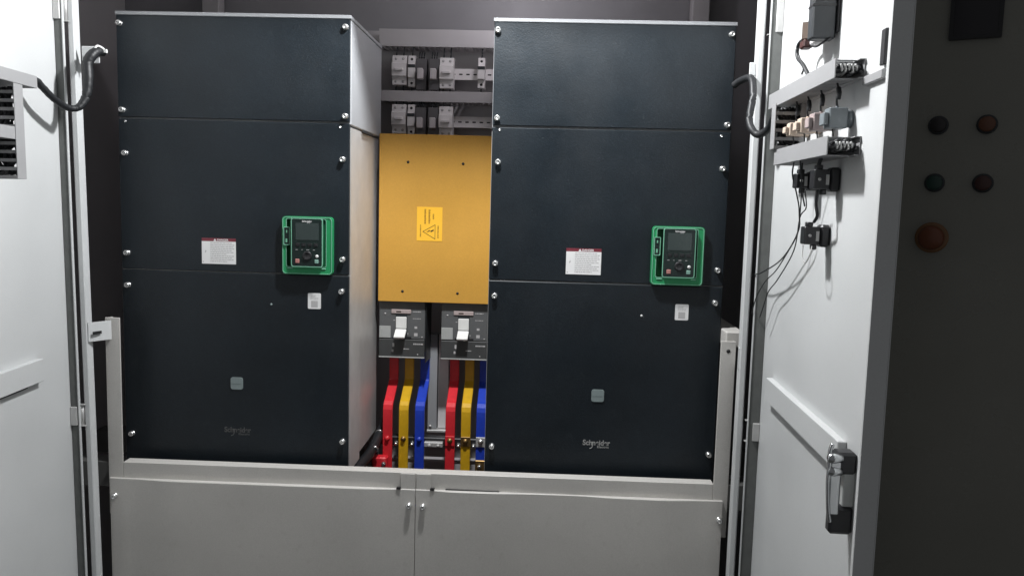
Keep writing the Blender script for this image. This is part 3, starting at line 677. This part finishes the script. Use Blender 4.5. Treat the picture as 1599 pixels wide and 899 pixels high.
# meter seen from behind, with its plug and loom
mt = thing('panel_meter', 'black box of a panel meter high on the right door, cut by the frame', 'meter', MR)
part('case', MB().box(.283, .305, -.0345, -.004, 1.692, 1.80, .002), 'charcoal', mt)
part('flange', MB().box(.277, .309, -.0039, -.0005, 1.700, 1.80, .001), 'black', mt)
part('band', MB().box(.2826, .3056, -.0350, -.004, 1.734, 1.737), 'black', mt)
pg = thing('plug', 'brown plug with a dark red foot hanging behind the panel meter', 'plug', MR)
part('shell', MB().extr([(.235, -.014), (.258, -.016), (.268, -.028), (.262, -.036), (.240, -.030)], 1.700, 1.722), 'brown', pg)
part('foot', MB().box(  .245, .266, -.034, -.020, 1.688, 1.6995, .002), 'maroon_plug', pg)
part('bail', MB().tube([(.266, -.024, 1.690), (.285, -.022, 1.6855), (.300, -.018, 1.688), (.306, -.010, 1.694)], .0014, 6), 'black', pg)
part('body', MB().box(.262, .282, -.026, -.010, 1.690, 1.712, .002), 'device', pg)
tag(part('cable', MB().tube([(s, -t, z) for s, t, z in ((.244, .026, 1.704), (.222, .028, 1.702), (.212, .028, 1.692), (.220, .028, 1.681), (.246, .029, 1.670), (.266, .03, 1.660), (.285, .03, 1.6475))], .0028, 8)
    .tube([(.232, -.034, 1.693), (.236, -.031, 1.680), (.262, -.031, 1.662), (.262, -.033, 1.652)], .0014, 6), 'rubber'), 'short dark loom from brown plug down into the upper duct', 'cable').matrix_world = MR

# looms across the hinges
cl = thing('cable_loom', 'thick black spiral wrapped loom dipping across the left hinge', 'cable', (0, 0, 0))
pts = [(-.579, -.30, 1.628), (-.581, -.24, 1.640), (-.580, -.22, 1.632), (-.578, -.20, 1.620), (-.577, -.17, 1.609), (-.573, -.15, 1.606), (-.565, -.14, 1.611), (-.559, -.13, 1.630), (-.558, -.125, 1.658), (-.561, -.12, 1.685), (-.556, -.115, 1.700), (-.551, -.105, 1.709), (-.5465, -.093, 1.709)]
part('sheath', MB().tube(pts, lambda u: .0056+.0034*max(0, min(1, (u-.45)*4))-.003*max(0, (u-.85)*6)+.0002*math.sin(u*170), 12, 8), 'rubber', cl)
part('tie', MB().tube([(-.553, -.114, 1.703), (-.550, -.110, 1.717), (-.545, -.102, 1.716), (-.541, -.098, 1.711)], .0020, 6).box(-.545, -.538, -.101, -.096, 1.708, 1.714), 'white_plastic', cl)
cr = thing('cable_loom', 'grey black loom looping round the right post into the upper duct', 'cable', (0, 0, 0))
part('sheath', MB().tube([(.560, -.055, 1.682), (.568, -.07, 1.688), (.578, -.10, 1.687), (.5775, -.12, 1.655), (.571, -.13, 1.617), (.574, -.14, 1.598), (.583, -.15, 1.589), (.593, -.17, 1.597), (.592, -.20, 1.611), (.590, -.23, 1.628)], .0062, 12, 8), 'rubber', cr)

# ------------------------------------------------------------------ neighbouring cabinet, its front door ajar, in the shade of the right door
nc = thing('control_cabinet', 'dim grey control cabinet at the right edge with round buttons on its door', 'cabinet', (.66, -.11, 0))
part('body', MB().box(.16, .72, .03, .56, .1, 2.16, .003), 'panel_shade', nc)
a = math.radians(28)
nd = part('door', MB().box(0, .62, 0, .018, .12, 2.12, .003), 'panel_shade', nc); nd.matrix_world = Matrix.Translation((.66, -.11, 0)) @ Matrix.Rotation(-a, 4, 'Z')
MD = nd.matrix_world.copy()
def press(s, z, cap, label):
    o = thing('push_button', label, 'push button', MD @ Matrix.Translation((s, 0, z)), 'push buttons on the dim control door')
    part('bezel', MB().lathe([(.0145, -.0002), (.0145, -.003), (.013, -.0045), (.0118, -.0045)], (0, 0, 0), 'y', 24), 'charcoal', o)
    part('cap', MB().lathe([(.0115, -.0046), (.0115, -.009), (.010, -.0105), (.002, -.0108)], (0, 0, 0), 'y', 24), cap, o)
press(.210, 1.604, 'btn_black', 'black push button, upper left of four')
press(.276, 1.604, 'btn_orange', 'orange brown push button, upper right of four')
press(.211, 1.515, 'btn_green', 'dark green push button, lower left of four')
press(.277, 1.515, 'btn_red', 'dark red push button, lower right of four')
es = thing('emergency_stop', 'red mushroom emergency stop with yellow collar below the four buttons', 'emergency stop', MD @ Matrix.Translation((.213, 0, 1.429)))
part('collar', MB().lathe([(.024, -.0002), (.024, -.003), (.021, -.004)], (0, 0, 0), 'y', 28), 'estop_ring', es)
part('stem', MB().lathe([(.011, -.0041), (.011, -.014)], (0, 0, 0), 'y', 20), 'charcoal', es)
part('mushroom', MB().lathe([(.012, -.0142), (.018, -.017), (.019, -.022), (.015, -.028), (.003, -.030)], (0, 0, 0), 'y', 28), 'estop', es)
dm = thing('display_meter', 'black square meter on the dim control door, cut by the top edge', 'meter', MD @ Matrix.Translation((.250, 0, 1.78)))
part('frame', MB().ring(rrect(-.0355, .0355, -.0475, .0475, .002, 2), rrect(-.030, .030, -.042, .042, .001, 2), -.006, -.0002), 'black', dm)
part('glass', MB().box(-.0299, .0299, -.0035, -.0003, -.0419, .0419), 'glass', dm)
